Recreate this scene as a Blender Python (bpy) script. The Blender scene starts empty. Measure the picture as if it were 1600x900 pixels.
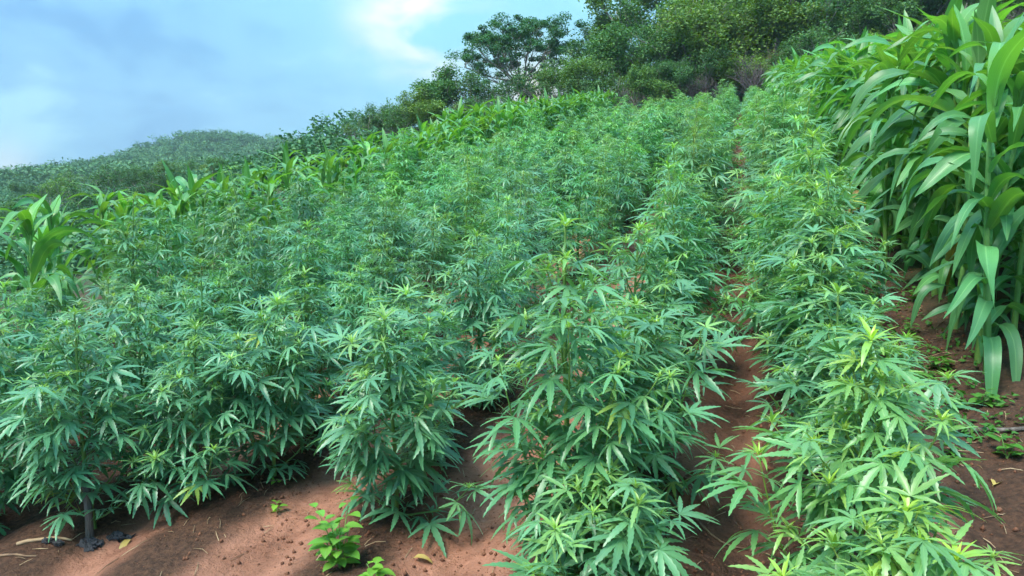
import bpy, math, random
import numpy as np
from mathutils import Matrix, Vector, Euler

R = math.radians
rnd = random.Random(7)
nrs = np.random.RandomState(11)
sc = bpy.context.scene
COL = sc.collection

# ------------------------------------------------------------------ camera
cam = bpy.data.cameras.new('camera')
cam.sensor_width = 36.0
cam.lens = 26.7
cam.clip_start = 0.02
cam.clip_end = 3000
cam_o = bpy.data.objects.new('camera', cam)
cam_o.location = (0, 0, 1.05)
cam_o.rotation_euler = (R(90 - 7.2), 0, R(16.4))
COL.objects.link(cam_o)
sc.camera = cam_o

# ------------------------------------------------------------------ world: overcast blue-grey sky with breaks
world = bpy.data.worlds.new('World')
sc.world = world
world.use_nodes = True
wt = world.node_tree
for n in list(wt.nodes):
    wt.nodes.remove(n)


def wn(t, **kw):
    n = wt.nodes.new(t)
    for k, v in kw.items():
        setattr(n, k, v)
    return n


def wmath(op, a, b=None, c=None):
    n = wn('ShaderNodeMath', operation=op)
    for i, v in enumerate((a, b, c)):
        if v is None:
            continue
        if isinstance(v, (int, float)):
            n.inputs[i].default_value = v
        else:
            wt.links.new(v, n.inputs[i])
    return n.outputs[0]


def wmix(f, a, b):
    n = wn('ShaderNodeMix', data_type='RGBA')
    for i, v in ((0, f), (6, a), (7, b)):
        if isinstance(v, (int, float)):
            n.inputs[i].default_value = v
        elif isinstance(v, tuple):
            n.inputs[i].default_value = (*v, 1)
        else:
            wt.links.new(v, n.inputs[i])
    return n.outputs[2]


SUN_EL, SUN_AZ = R(58), R(-150)          # azimuth measured from +Y towards +X
sky = wn('ShaderNodeTexSky', sky_type='NISHITA', sun_disc=False)
sky.sun_elevation = SUN_EL
sky.sun_rotation = SUN_AZ
tc = wn('ShaderNodeTexCoord')
sep = wn('ShaderNodeSeparateXYZ')
wt.links.new(tc.outputs['Generated'], sep.inputs[0])
dz = wmath('MAXIMUM', sep.outputs[2], 0.0)
den = wmath('ADD', dz, 0.55)
comb = wn('ShaderNodeCombineXYZ')
wt.links.new(wmath('DIVIDE', sep.outputs[0], den), comb.inputs[0])
wt.links.new(wmath('DIVIDE', sep.outputs[1], den), comb.inputs[1])
nz = wn('ShaderNodeTexNoise')
nz.inputs['Scale'].default_value = 3.4
nz.inputs['Detail'].default_value = 6
nz.inputs['Roughness'].default_value = 0.52
nz.inputs['Distortion'].default_value = 0.35
wt.links.new(comb.outputs[0], nz.inputs['Vector'])
nz2 = wn('ShaderNodeTexNoise')
nz2.inputs['Scale'].default_value = 7.5
nz2.inputs['Detail'].default_value = 5
nz2.inputs['Distortion'].default_value = 0.6
wt.links.new(comb.outputs[0], nz2.inputs['Vector'])


def cam_dir(u, v):
    f = 26.7 / 36 * 1600
    d = Vector(((u - 800) / f, (450 - v) / f, -1)).normalized()
    return Euler(cam_o.rotation_euler).to_matrix() @ d


def lobe(u, v, sharp):
    """soft thin patch of the cloud deck, seen in the direction d"""
    d = cam_dir(u, v)
    dp = wn('ShaderNodeVectorMath', operation='DOT_PRODUCT')
    wt.links.new(tc.outputs['Generated'], dp.inputs[0])
    dp.inputs[1].default_value = d
    return wmath('POWER', wmath('MAXIMUM', dp.outputs['Value'], 0.0), sharp)


def wramp(src, stops):
    n = wn('ShaderNodeValToRGB')
    el = n.color_ramp.elements
    while len(el) < len(stops):
        el.new(0.5)
    for e, (p, c) in zip(el, stops):
        e.position = p
        e.color = (*c, 1)
    n.color_ramp.interpolation = 'EASE'
    wt.links.new(src, n.inputs[0])
    return n.outputs[0]


CL = 2.95    # cloud radiance in sky units (Background strength 0.1)
cloud = wramp(nz.outputs[0], [(0.37, (.110, .275, .49)), (0.50, (.165, .37, .57)), (0.63, (.28, .53, .66))])
# thin bright break in the deck, with broken edges
brk = wmath('MULTIPLY', lobe(655, 40, 520), wmath('MULTIPLY_ADD', nz2.outputs[0], 5.2, -1.6))
brk = wmath('MINIMUM', wmath('MAXIMUM', brk, 0.0), 1.0)
glow = wmath('MULTIPLY', lobe(835, 150, 900), 0.9)
haze_l = wmath('MULTIPLY', lobe(10, 262, 2600), 0.7)
teal = wmath('MULTIPLY', lobe(760, 60, 30), 0.75)
cloud = wmix(teal, cloud, (.22, .53, .63))
cloud = wmix(haze_l, cloud, (.55, .64, .68))
cloud = wmix(brk, cloud, (.64, .67, .68))
cloud = wmix(glow, cloud, (.70, .60, .46))
# overcast deck: brighter overhead than at the horizon
lift = wmath('MULTIPLY_ADD', wmath('POWER', dz, 1.3), 3.0, 1.0)
vm = wn('ShaderNodeVectorMath', operation='SCALE')
wt.links.new(cloud, vm.inputs[0])
wt.links.new(wmath('MULTIPLY', lift, CL), vm.inputs['Scale'])
skymix = wmix(0.97, sky.outputs[0], vm.outputs[0])
bg = wn('ShaderNodeBackground')
bg.inputs['Strength'].default_value = 0.1
wt.links.new(skymix, bg.inputs[0])
wo = wn('ShaderNodeOutputWorld')
wt.links.new(bg.outputs[0], wo.inputs[0])

# ------------------------------------------------------------------ sun (veiled by cloud)
sl = bpy.data.lights.new('sun', 'SUN')
sl.energy = 1.5
sl.angle = R(25)
sl.color = (1.0, 0.95, 0.86)
so = bpy.data.objects.new('sun', sl)
sd = Vector((math.sin(SUN_AZ) * math.cos(SUN_EL), math.cos(SUN_AZ) * math.cos(SUN_EL), math.sin(SUN_EL)))
so.rotation_euler = sd.to_track_quat('Z', 'Y').to_euler()
so.location = (0, 0, 30)
COL.objects.link(so)

sc.view_settings.view_transform = 'Standard'
sc.view_settings.look = 'None'
sc.view_settings.gamma = 1
sc.view_settings.use_curve_mapping = False
sc.view_settings.exposure = 2.15
sc.cycles.max_bounces = 5
sc.cycles.diffuse_bounces = 2
sc.cycles.use_adaptive_sampling = True
sc.cycles.adaptive_threshold = 0.02
sc.cycles.adaptive_min_samples = 16
sc.cycles.glossy_bounces = 2
sc.cycles.transmission_bounces = 4
sc.cycles.transparent_max_bounces = 4
sc.cycles.use_denoising = True
sc.cycles.sample_clamp_indirect = 6


# ================================================================== materials
def mat_new(name):
    m = bpy.data.materials.new(name)
    m.use_nodes = True
    nt = m.node_tree
    for n in list(nt.nodes):
        nt.nodes.remove(n)
    return m, nt


class NT:
    def __init__(s, nt):
        s.nt = nt

    def n(s, t, **kw):
        n = s.nt.nodes.new(t)
        for k, v in kw.items():
            setattr(n, k, v)
        return n

    def put(s, sock, v):
        if isinstance(v, (int, float)):
            sock.default_value = v
        elif isinstance(v, tuple):
            sock.default_value = (*v, 1) if len(v) == 3 and sock.type == 'RGBA' else v
        else:
            s.nt.links.new(v, sock)

    def math(s, op, a, b=None, c=None, clamp=False):
        n = s.n('ShaderNodeMath', operation=op, use_clamp=clamp)
        for i, v in enumerate((a, b, c)):
            if v is not None:
                s.put(n.inputs[i], v)
        return n.outputs[0]

    def mix(s, f, a, b, blend='MIX'):
        n = s.n('ShaderNodeMix', data_type='RGBA', blend_type=blend)
        s.put(n.inputs[0], f)
        s.put(n.inputs[6], a)
        s.put(n.inputs[7], b)
        return n.outputs[2]

    def noise(s, scale, detail=4, rough=.55, vec=None, dist=0):
        n = s.n('ShaderNodeTexNoise')
        n.inputs['Scale'].default_value = scale
        n.inputs['Detail'].default_value = detail
        n.inputs['Roughness'].default_value = rough
        n.inputs['Distortion'].default_value = dist
        if vec is not None:
            s.nt.links.new(vec, n.inputs['Vector'])
        return n.outputs[0]

    def sstep(s, v, a, b):
        n = s.n('ShaderNodeMapRange', interpolation_type='SMOOTHSTEP')
        s.put(n.inputs[0], v)
        n.inputs[1].default_value = a
        n.inputs[2].default_value = b
        return n.outputs[0]

    def attr(s, name):
        return s.n('ShaderNodeAttribute', attribute_name=name).outputs['Fac']


def leaf_material(name, dark, light, young, vein, transl, rough=.42, spec=.5, tmix=.3, var=.35, sheen=0.0, streak=0.0):
    m, nt = mat_new(name)
    k = NT(nt)
    oi = k.n('ShaderNodeObjectInfo')
    geo = k.n('ShaderNodeNewGeometry')
    r = k.math('FRACT', k.math('ADD', oi.outputs['Random'], geo.outputs['Random Per Island']))
    col = k.mix(r, dark, light)
    age = k.attr('age')
    col = k.mix(age, col, young)
    vn = k.math('MULTIPLY', k.sstep(k.attr('vein'), .88, 1.0), .45)
    col = k.mix(vn, col, vein)
    if streak:
        sv = k.math('MULTIPLY_ADD', k.math('SINE', k.math('MULTIPLY', k.attr('vein'), 46.0)), streak, streak)
        col = k.mix(sv, col, vein)
    tint = k.mix(1.0, col, oi.outputs['Color'], 'MULTIPLY')
    br = k.math('MULTIPLY_ADD', oi.outputs['Random'], var, 1 - var / 2)
    hsv = k.n('ShaderNodeHueSaturation')
    hsv.inputs['Hue'].default_value = .5
    k.put(hsv.inputs['Value'], br)
    k.put(hsv.inputs['Color'], tint)
    tint = hsv.outputs[0]
    p = k.n('ShaderNodeBsdfPrincipled')
    k.put(p.inputs['Base Color'], tint)
    p.inputs['Roughness'].default_value = rough
    p.inputs['Specular IOR Level'].default_value = spec
    p.inputs['Sheen Weight'].default_value = sheen
    p.inputs['Sheen Roughness'].default_value = .45
    p.inputs['Sheen Tint'].default_value = (.75, 1.0, .88, 1)
    t = k.n('ShaderNodeBsdfTranslucent')
    k.put(t.inputs[0], k.mix(1.0, tint, transl, 'MULTIPLY'))
    ms = k.n('ShaderNodeMixShader')
    ms.inputs[0].default_value = tmix
    nt.links.new(p.outputs[0], ms.inputs[1])
    nt.links.new(t.outputs[0], ms.inputs[2])
    o = k.n('ShaderNodeOutputMaterial')
    nt.links.new(ms.outputs[0], o.inputs[0])
    return m


M = {}
M['hemp'] = leaf_material('cannabis_leaf', (.056, .206, .086), (.118, .335, .150), (.28, .49, .060), (.20, .44, .20),
                          (1.7, 1.5, .7), rough=.40, spec=.7, tmix=.30, sheen=.30)
M['maize'] = leaf_material('maize_leaf', (.050, .190, .060), (.096, .280, .098), (.20, .43, .040), (.24, .48, .18),
                           (2.0, 1.8, .4), rough=.42, spec=.45, tmix=.28, streak=.05)
M['weed'] = leaf_material('weed_leaf', (.16, .42, .06), (.24, .52, .09), (.34, .60, .07), (.40, .60, .2),
                          (1.5, 1.3, .6), rough=.45, spec=.35, tmix=.35)
M['wood_leaf'] = leaf_material('tree_leaf', (.046, .115, .034), (.090, .195, .056), (.17, .30, .06), (.1, .2, .05),
                               (2.0, 1.8, .6), rough=.5, spec=.3, tmix=.22, var=.3)
M['hill_leaf'] = leaf_material('hillside_leaf', (.042, .130, .056), (.060, .165, .070), (.14, .30, .11), (.1, .2, .05),
                               (1.6, 1.5, .7), rough=.6, spec=.2, tmix=.15)
M['dry'] = leaf_material('dry_leaf', (.42, .30, .07), (.60, .46, .14), (.6, .5, .2), (.6, .5, .2), (1.2, 1., .5), tmix=.2)


def plain(name, c1, c2, scale, rough=.8, bump=.3, spec=.25, space='Object', stretch=(1, 1, 1)):
    m, nt = mat_new(name)
    k = NT(nt)
    tcn = k.n('ShaderNodeTexCoord')
    mp = k.n('ShaderNodeMapping')
    mp.inputs['Scale'].default_value = stretch
    nt.links.new(tcn.outputs[space], mp.inputs[0])
    f = k.noise(scale, 5, .6, mp.outputs[0])
    oi = k.n('ShaderNodeObjectInfo')
    c = k.mix(k.sstep(f, .3, .7), c1, c2)
    p = k.n('ShaderNodeBsdfPrincipled')
    k.put(p.inputs['Base Color'], k.mix(1.0, c, oi.outputs['Color'], 'MULTIPLY'))
    p.inputs['Roughness'].default_value = rough
    p.inputs['Specular IOR Level'].default_value = spec
    b = k.n('ShaderNodeBump')
    b.inputs['Strength'].default_value = bump
    b.inputs['Distance'].default_value = .01
    k.put(b.inputs['Height'], k.noise(scale * 3, 4, .6, mp.outputs[0]))
    nt.links.new(b.outputs[0], p.inputs['Normal'])
    o = k.n('ShaderNodeOutputMaterial')
    nt.links.new(p.outputs[0], o.inputs[0])
    return m


M['stem'] = plain('green_stem', (.10, .22, .05), (.17, .30, .07), 60, .5, .2, .4, stretch=(1, 1, .2))
M['mstem'] = plain('maize_stem', (.10, .24, .05), (.20, .36, .08), 40, .45, .2, .4, stretch=(1, 1, .2))
M['bark'] = plain('grey_bark', (.13, .115, .10), (.32, .30, .27), 12, .9, .6, .1, stretch=(1, 1, .3))
M['twig'] = plain('bare_twig', (.10, .080, .085), (.20, .17, .17), 9, .9, .4, .1)
M['stake'] = plain('weathered_stake', (.085, .075, .065), (.20, .175, .15), 45, .9, .9, .2, stretch=(1, 1, .15))
M['stick'] = plain('dry_stick', (.12, .07, .045), (.26, .17, .10), 40, .85, .4, .2)
M['straw'] = plain('straw', (.22, .14, .08), (.40, .29, .17), 30, .8, .3, .2)
M['char'] = plain('black_charred_scrap', (.008, .009, .012), (.022, .024, .03), 40, .45, .7, .5)
M['clod'] = plain('soil_clod', (.12, .055, .034), (.26, .12, .07), 40, .95, .8, .1, space='Object')


def soil_material():
    m, nt = mat_new('soil')
    k = NT(nt)
    tcn = k.n('ShaderNodeTexCoord')
    ob = tcn.outputs['Object']
    big = k.noise(.9, 4, .55, ob)
    mid = k.noise(5.5, 6, .62, ob, .4)
    fine = k.noise(60, 6, .7, ob)
    red = k.mix(k.sstep(mid, .32, .68), (.235, .105, .064), (.450, .212, .135))
    dark = k.mix(k.sstep(fine, .35, .65), (.055, .032, .022), (.120, .062, .038))
    # organic dirt patches along the rows, a darker furrow, bare trodden soil
    along = k.attr('litter_and_furrow')
    f = k.math('ADD', k.math('MULTIPLY', along, .85), k.math('MULTIPLY', k.math('SUBTRACT', big, .5), 1.3))
    f = k.math('ADD', f, k.math('MULTIPLY', k.math('SUBTRACT', mid, .5), .9))
    c = k.mix(k.sstep(f, .15, .60), red, dark)
    speck = k.noise(190, 3, .6, ob)
    c = k.mix(k.math('MULTIPLY', k.sstep(speck, .62, .72), .5), c, (.05, .032, .024))
    c = k.mix(k.math('MULTIPLY', k.sstep(speck, .26, .18), .35), c, (.55, .34, .23))
    green = k.mix(k.sstep(k.noise(3.0, 5, .6, ob), .4, .62), (.055, .05, .03), (.045, .105, .03))
    c = k.mix(k.attr('wild'), c, green)
    p = k.n('ShaderNodeBsdfPrincipled')
    k.put(p.inputs['Base Color'], c)
    p.inputs['Roughness'].default_value = .92
    p.inputs['Specular IOR Level'].default_value = .15
    b = k.n('ShaderNodeBump')
    b.inputs['Strength'].default_value = 1.0
    b.inputs['Distance'].default_value = .022
    h = k.math('ADD', k.math('MULTIPLY', k.noise(85, 6, .7, ob), .6), k.math('MULTIPLY', k.noise(28, 5, .6, ob), 1.0))
    k.put(b.inputs['Height'], h)
    nt.links.new(b.outputs[0], p.inputs['Normal'])
    o = k.n('ShaderNodeOutputMaterial')
    nt.links.new(p.outputs[0], o.inputs[0])
    return m


M['soil'] = soil_material()


# ================================================================== mesh helpers
def to_mesh(name, V, T, mat, attrs=None, smooth=True, normals=None):
    V = np.asarray(V, np.float32).reshape(-1, 3)
    T = np.asarray(T, np.int32).reshape(-1, 3)
    me = bpy.data.meshes.new(name)
    me.vertices.add(len(V))
    me.vertices.foreach_set('co', V.ravel())
    me.loops.add(T.size)
    me.loops.foreach_set('vertex_index', T.ravel())
    me.polygons.add(len(T))
    me.polygons.foreach_set('loop_start', np.arange(0, T.size, 3, dtype=np.int32))
    me.polygons.foreach_set('use_smooth', np.full(len(T), smooth, bool))
    for k, a in (attrs or {}).items():
        at = me.attributes.new(k, 'FLOAT', 'POINT')
        at.data.foreach_set('value', np.asarray(a, np.float32))
    me.update(calc_edges=True)
    me.materials.append(mat)
    return me


class Acc:
    """collects triangles with attributes"""
    def __init__(s, names=('age', 'vein')):
        s.V, s.T, s.n = [], [], 0
        s.names = names
        s.A = {k: [] for k in names}

    def add(s, V, T, **attrs):
        V = np.asarray(V, np.float64).reshape(-1, 3)
        s.V.append(V)
        s.T.append(np.asarray(T, np.int64).reshape(-1, 3) + s.n)
        for k in s.names:
            a = attrs.get(k, 0.0)
            s.A[k].append(np.broadcast_to(np.asarray(a, np.float64), (len(V),)))
        s.n += len(V)

    def arrays(s):
        return np.concatenate(s.V), np.concatenate(s.T), {k: np.concatenate(v) for k, v in s.A.items()}

    def mesh(s, name, mat, smooth=True):
        V, T, A = s.arrays()
        return to_mesh(name, V, T, mat, A, smooth)


def obj(name, me, parent=None, mat4=None, color=None, **props):
    o = bpy.data.objects.new(name, me)
    if parent is not None:
        o.parent = parent
    if mat4 is not None:
        o.matrix_basis = mat4
    if color is not None:
        o.color = (*color, 1)
    for k, v in props.items():
        o[k] = v
    COL.objects.link(o)
    return o


def thing(name, loc, label, category, group=None, rz=0, scale=1.0, tilt=(0, 0)):
    o = bpy.data.objects.new(name, None)
    o.empty_display_size = .05
    o.location = loc
    o.rotation_euler = (tilt[0], tilt[1], rz)
    o.scale = (scale,) * 3
    o['label'] = label
    o['category'] = category
    if group:
        o['group'] = group
    COL.objects.link(o)
    return o


def tube(P, Rad, sides=5, cap=True):
    """tube along points P (n,3) with radii; returns V, T"""
    P = np.asarray(P, float)
    n = len(P)
    tg = np.gradient(P, axis=0)
    tg /= np.linalg.norm(tg, axis=1)[:, None] + 1e-9
    ref = np.array([0, 0, 1.]) if abs(tg[0][2]) < .8 else np.array([1., 0, 0])
    V = []
    for i in range(n):
        a = np.cross(tg[i], ref)
        a /= np.linalg.norm(a) + 1e-9
        b = np.cross(tg[i], a)
        ref = np.cross(a, tg[i])
        for s_ in range(sides):
            t = 2 * math.pi * s_ / sides
            V.append(P[i] + Rad[i] * (math.cos(t) * a + math.sin(t) * b))
    T = []
    for i in range(n - 1):
        for s_ in range(sides):
            q = (s_ + 1) % sides
            a, b, c, d = i * sides + s_, i * sides + q, (i + 1) * sides + q, (i + 1) * sides + s_
            T += [(a, b, c), (a, c, d)]
    if cap:
        V.append(P[-1] + tg[-1] * Rad[-1])
        e = len(V) - 1
        for s_ in range(sides):
            T.append(((n - 1) * sides + s_, (n - 1) * sides + (s_ + 1) % sides, e))
    return np.array(V), np.array(T)


def sm(x, a, b):
    t = np.clip((np.asarray(x, float) - a) / (b - a), 0, 1)
    return t * t * (3 - 2 * t)


# ---- cheap smooth value noise for terrain
_tab = nrs.rand(256, 256)


def vnoise(x, y):
    x = np.asarray(x, float); y = np.asarray(y, float)
    xi = np.floor(x).astype(int); yi = np.floor(y).astype(int)
    fx = x - xi; fy = y - yi
    fx = fx * fx * (3 - 2 * fx); fy = fy * fy * (3 - 2 * fy)
    a = _tab[xi % 256, yi % 256]; b = _tab[(xi + 1) % 256, yi % 256]
    c = _tab[xi % 256, (yi + 1) % 256]; d = _tab[(xi + 1) % 256, (yi + 1) % 256]
    return (a * (1 - fx) + b * fx) * (1 - fy) + (c * (1 - fx) + d * fx) * fy - .5


# ================================================================== terrain
ROWS = [.215, -.285, -.94, -1.50, -1.98, -2.52, -3.06]
FURROWS = [(.03, .075, .11), (-.66, .06, .12), (-1.22, .05, .13), (-1.74, .04, .1), (-2.25, .04, .1), (-2.8, .04, .1), (.60, .03, .16)]
FIELD_END = 23.5


def terrain(x, y):
    x = np.asarray(x, float); y = np.asarray(y, float)
    # the tilted field; the tilt dies out with distance so that far land stays near the horizon
    yy = np.where(y < 26, y, 26 + 12 * (1 - np.exp(-np.maximum(y - 26, 0) / 12)))
    xx = np.where(x > -6, x, -6 - 4 * (1 - np.exp(-(-x - 6) / 4)))
    xx = np.where(xx > 12, 12 + 20 * (1 - np.exp(-(xx - 12) / 20)), xx)
    z = .14 * yy + .12 * xx
    near = sm(-y, -28, -20) * sm(x, -6, -4.5)
    for c, d, w in FURROWS:
        z = z - near * d * np.exp(-((x - c - .03 * np.sin(y * .9 + c * 9)) / w) ** 2)
    z = z + near * (.030 * vnoise(x * 2.2, y * 1.6) + .016 * vnoise(x * 7, y * 6) + .012 * vnoise(x * 19 + 7, y * 17) + .007 * vnoise(x * 41 + 3, y * 37))
    # the wooded slope behind the field, steeper towards the right
    up = np.maximum(0, y - 24.0 - .25 * np.minimum(x, 0))
    right = sm(x, -12, 14)
    z = z + (.05 + .60 * right) * np.minimum(up, 60) * sm(up, 0, 8)
    rx = np.maximum(0, x - 6)
    z = z + .30 * np.minimum(rx, 40) * sm(y, 8, 26)
    # valley to the left
    lx = np.maximum(0, -x - 5.5 - .45 * np.clip(y - 8, 0, 20))
    z = z - 7.0 * (1 - np.exp(-lx * .045)) * sm(lx, 0, 4)
    # the far hill
    dx = x + 132.6; dy = y - 180.5
    ca, sa = math.cos(R(38)), math.sin(R(38))
    a = ca * dx + sa * dy; b = -sa * dx + ca * dy
    hill = np.exp(-np.abs(a / np.where(a < 0, 33, 60)) ** 2.2) * np.exp(-(b / 60) ** 2)
    z = z + 14.2 * hill * (1 + .10 * vnoise(x / 14, y / 14))
    far = sm(np.hypot(x, y), 60, 120)
    z = z + far * 2.2 * vnoise(x / 30 + 3, y / 30 + 9)
    return z


def gz(x, y):
    return float(terrain(x, y))


def axis(lo, hi, a, b, d0, grow):
    mid = list(np.arange(a, b, d0))
    v, d = b, d0
    up = []
    while v < hi:
        up.append(v); d *= grow; v += d
    up.append(hi)
    v, d = a, d0
    dn = []
    while v > lo:
        d *= grow; v -= d
        dn.append(max(v, lo))
    return np.array(sorted(set(np.round(dn + mid + up, 5))))


xs = axis(-420, 420, -2.5, 1.1, .016, 1.05)
ys = axis(-60, 520, .9, 3.0, .016, 1.04)
GX, GY = np.meshgrid(xs, ys, indexing='ij')
GZ = terrain(GX, GY)
nx, ny = GX.shape
ii = np.arange(nx * ny).reshape(nx, ny)
q = np.stack([ii[:-1, :-1], ii[1:, :-1], ii[1:, 1:], ii[:-1, 1:]], -1).reshape(-1, 4)
T = np.concatenate([q[:, [0, 1, 2]], q[:, [0, 2, 3]]])
lit = np.zeros_like(GX)
for r_ in ROWS:
    lit = np.maximum(lit, np.exp(-((GX - r_) / .17) ** 2))
lit = np.maximum(lit, .95 * sm(GX, .40, .62))
lit = np.maximum(lit, .6 * np.exp(-((GX - .0) / .2) ** 2))  # darker soil tone along the furrow between the first two rows
lit = np.maximum(lit, .8 * sm(-GX, 1.75, 2.1))
wild = np.maximum(np.maximum(sm(GY - .25 * np.minimum(GX, 0), 23.5, 25.5), sm(-GX, 5.2, 6.5)), sm(GX, 5, 8) * .9)
wild = np.maximum(wild, .55 * sm(GX, .62, .9) * sm(GY, 2, 4))
ground = obj('ground', to_mesh('ground', np.stack([GX, GY, GZ], -1).reshape(-1, 3), T, M['soil'],
                               {'litter_and_furrow': lit.ravel(), 'wild': wild.ravel()}), kind='structure')

# soil clods and chips on the near ground: uncountable
rs = np.random.RandomState(5)
acc = Acc(('age',))
OCT = np.array([(1, 0, 0), (0, 1, 0), (-1, 0, 0), (0, -1, 0), (0, 0, 1), (0, 0, -.6)])
OT = np.array([(0, 1, 4), (1, 2, 4), (2, 3, 4), (3, 0, 4), (1, 0, 5), (2, 1, 5), (3, 2, 5), (0, 3, 5)])
NC = 17000
cy = .9 + 4.5 * rs.rand(NC) ** 1.6
cx = rs.uniform(-.75, .28, NC) * cy * 1.1 + rs.uniform(-.3, .3, NC)
m_ = (cx > -3) & (cx < 1.2)
cx, cy = cx[m_], cy[m_]
cz = terrain(cx, cy)
NC = len(cx)
cs_ = .0016 + .007 * rs.rand(NC) ** 5
Vc = OCT[None] * (cs_[:, None, None] * rs.uniform(.55, 1.4, (NC, 6, 3))) + np.stack([cx, cy, cz + cs_ * .25], -1)[:, None]
acc.add(Vc.reshape(-1, 3), (OT[None] + 6 * np.arange(NC)[:, None, None]).reshape(-1, 3))
obj('soil_clods', acc.mesh('soil_clods', M['clod'], True), kind='stuff')

acc = Acc(('age',))
for i in range(1500):
    y = .9 + 5.5 * rs.rand() ** 1.5
    x = (rs.choice(ROWS[:5]) + rs.normal(0, .13)) if rs.rand() < .55 else rs.uniform(.35, .8) if rs.rand() < .6 else rs.uniform(-2.2, .9)
    L = rs.uniform(.012, .06) * (1 if rs.rand() < .85 else 1.8)
    a = rs.uniform(0, 6.28)
    dx, dy = math.cos(a) * L / 2, math.sin(a) * L / 2
    bend = rs.normal(0, .15) * L
    P = [(x - dx, y - dy, gz(x - dx, y - dy) + .003), (x - dy * bend * 9, y + dx * bend * 9, gz(x, y) + .004 + rs.rand() * .004), (x + dx, y + dy, gz(x + dx, y + dy) + .003)]
    V, T = tube(P, [.0011, .0013, .0008], 3, False)
    acc.add(V, T)
obj('plant_litter', acc.mesh('plant_litter', M['straw'], False), kind='stuff')


# ================================================================== cannabis leaves
def leaflet(L, W, th, N, teeth, p0, arch, fold, wav, rg):
    """one lanceolate leaflet leaving the origin at azimuth th; V[0] is the hub. returns V, T, vein"""
    d = np.array([math.sin(th), math.cos(th), 0.]); lat = np.array([math.cos(th), -math.sin(th), 0.])
    ts = np.linspace(0, 1, N + 1)
    pos = [np.zeros(3)]
    pit = p0
    for i in range(N):
        pit = p0 - arch * (i + .5) / N
        pos.append(pos[-1] + (L / N) * (d * math.cos(pit) + np.array([0, 0, math.sin(pit)])))
    pos = np.array(pos)
    V, vein, T = [pos[0]], [1.0], []
    mids, bl, br = [0], [], []
    for i in range(1, N + 1):
        V.append(pos[i]); vein.append(1.0); mids.append(len(V) - 1)
    for side, lst in ((1, bl), (-1, br)):
        lst.append([])
        for i in range(1, N):
            t = ts[i]
            w = W * (math.sin(math.pi * t ** .72) ** .95 + .04)
            pt = p0 - arch * t
            nrm = -d * math.sin(pt) + np.array([0, 0, math.cos(pt)])
            f = fold + wav * math.sin(t * 9 + side)
            off = side * lat * w * math.cos(f) + nrm * w * math.sin(f)
            if teeth:
                fw = (pos[min(i + 1, N)] - pos[i])
                V.append(pos[i] + off * .84 - fw * .12); vein.append(0.); a = len(V) - 1
                V.append(pos[i] + off * 1.10 + fw * .30); vein.append(0.); b = len(V) - 1
                lst.append([a, b])
            else:
                V.append(pos[i] + off); vein.append(0.)
                lst.append([len(V) - 1])
        lst.append([])
        flip = side < 0

        def tri(a, b, c):
            T.append((a, c, b) if flip else (a, b, c))
        # hub fan
        tri(mids[0], lst[1][0], mids[1])
        for i in range(1, N):
            k = lst[i]
            if len(k) == 2:
                tri(mids[i], k[0], k[1])
            last = k[-1]
            if i < N - 1:
                tri(mids[i], last, lst[i + 1][0]); tri(mids[i], lst[i + 1][0], mids[i + 1])
            else:
                tri(mids[i], last, mids[i + 1])
    return np.array(V), np.array(T), np.array(vein)


def fan_leaf(rg, n=7, N=7, teeth=True, size=.12, droop=.5, age=0.0, pet=.05, wfac=.12):
    """palmate leaf with its petiole; origin on the stem, +Y outwards. One connected piece."""
    acc_V, acc_T, vn, ag = [], [], [], []
    hub = np.array([0, pet * .93, pet * rg.uniform(.1, .5)])
    half = n // 2
    spread = R(rg.uniform(112, 140)) / max(half, 1) * (1 if half > 2 else .78)
    lens = {0: 1.0, 1: .90, 2: .68, 3: .40, 4: .25}
    V0 = [hub]
    acc_V.append(np.array(V0)); vn.append([1.]); ag.append([age])
    cnt = 1
    tilt = rg.uniform(-.2, .2)
    for k in range(-half, half + 1):
        L = size * lens[abs(k)] * rg.uniform(.92, 1.08)
        th = k * spread * rg.uniform(.92, 1.06) * (.80 + .06 * abs(k))
        p0 = -droop * (1 if abs(k) < 2 else .75) + rg.uniform(-.12, .12)
        V, T, ve = leaflet(L, L * wfac * rg.uniform(.9, 1.15), th, max(3, N - (abs(k) > 1) - 2 * (abs(k) > 2)), teeth,
                           p0 + .12, rg.uniform(.25, .9), rg.uniform(.12, .42), rg.uniform(0, .12), rg)
        V = V + hub
        # share the hub vertex
        T = np.where(T == 0, -1, T - 1 + cnt)
        T = np.where(T == -1, 0, T)
        acc_V.append(V[1:]); acc_T.append(T); vn.append(ve[1:])
        ag.append(np.full(len(V) - 1, age) * 1.0)
        cnt += len(V) - 1
    r = .0014
    b = np.array([(r, 0, 0), (-r, 0, 0), (0, 0, -r * 1.5)])
    acc_V.append(b); vn.append([.9] * 3); ag.append([max(age, .35)] * 3)
    acc_T.append(np.array([(cnt, 0, cnt + 1), (cnt + 1, 0, cnt + 2), (cnt + 2, 0, cnt)]))
    return np.concatenate(acc_V), np.concatenate(acc_T), np.concatenate(vn), np.concatenate(ag)


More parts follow.
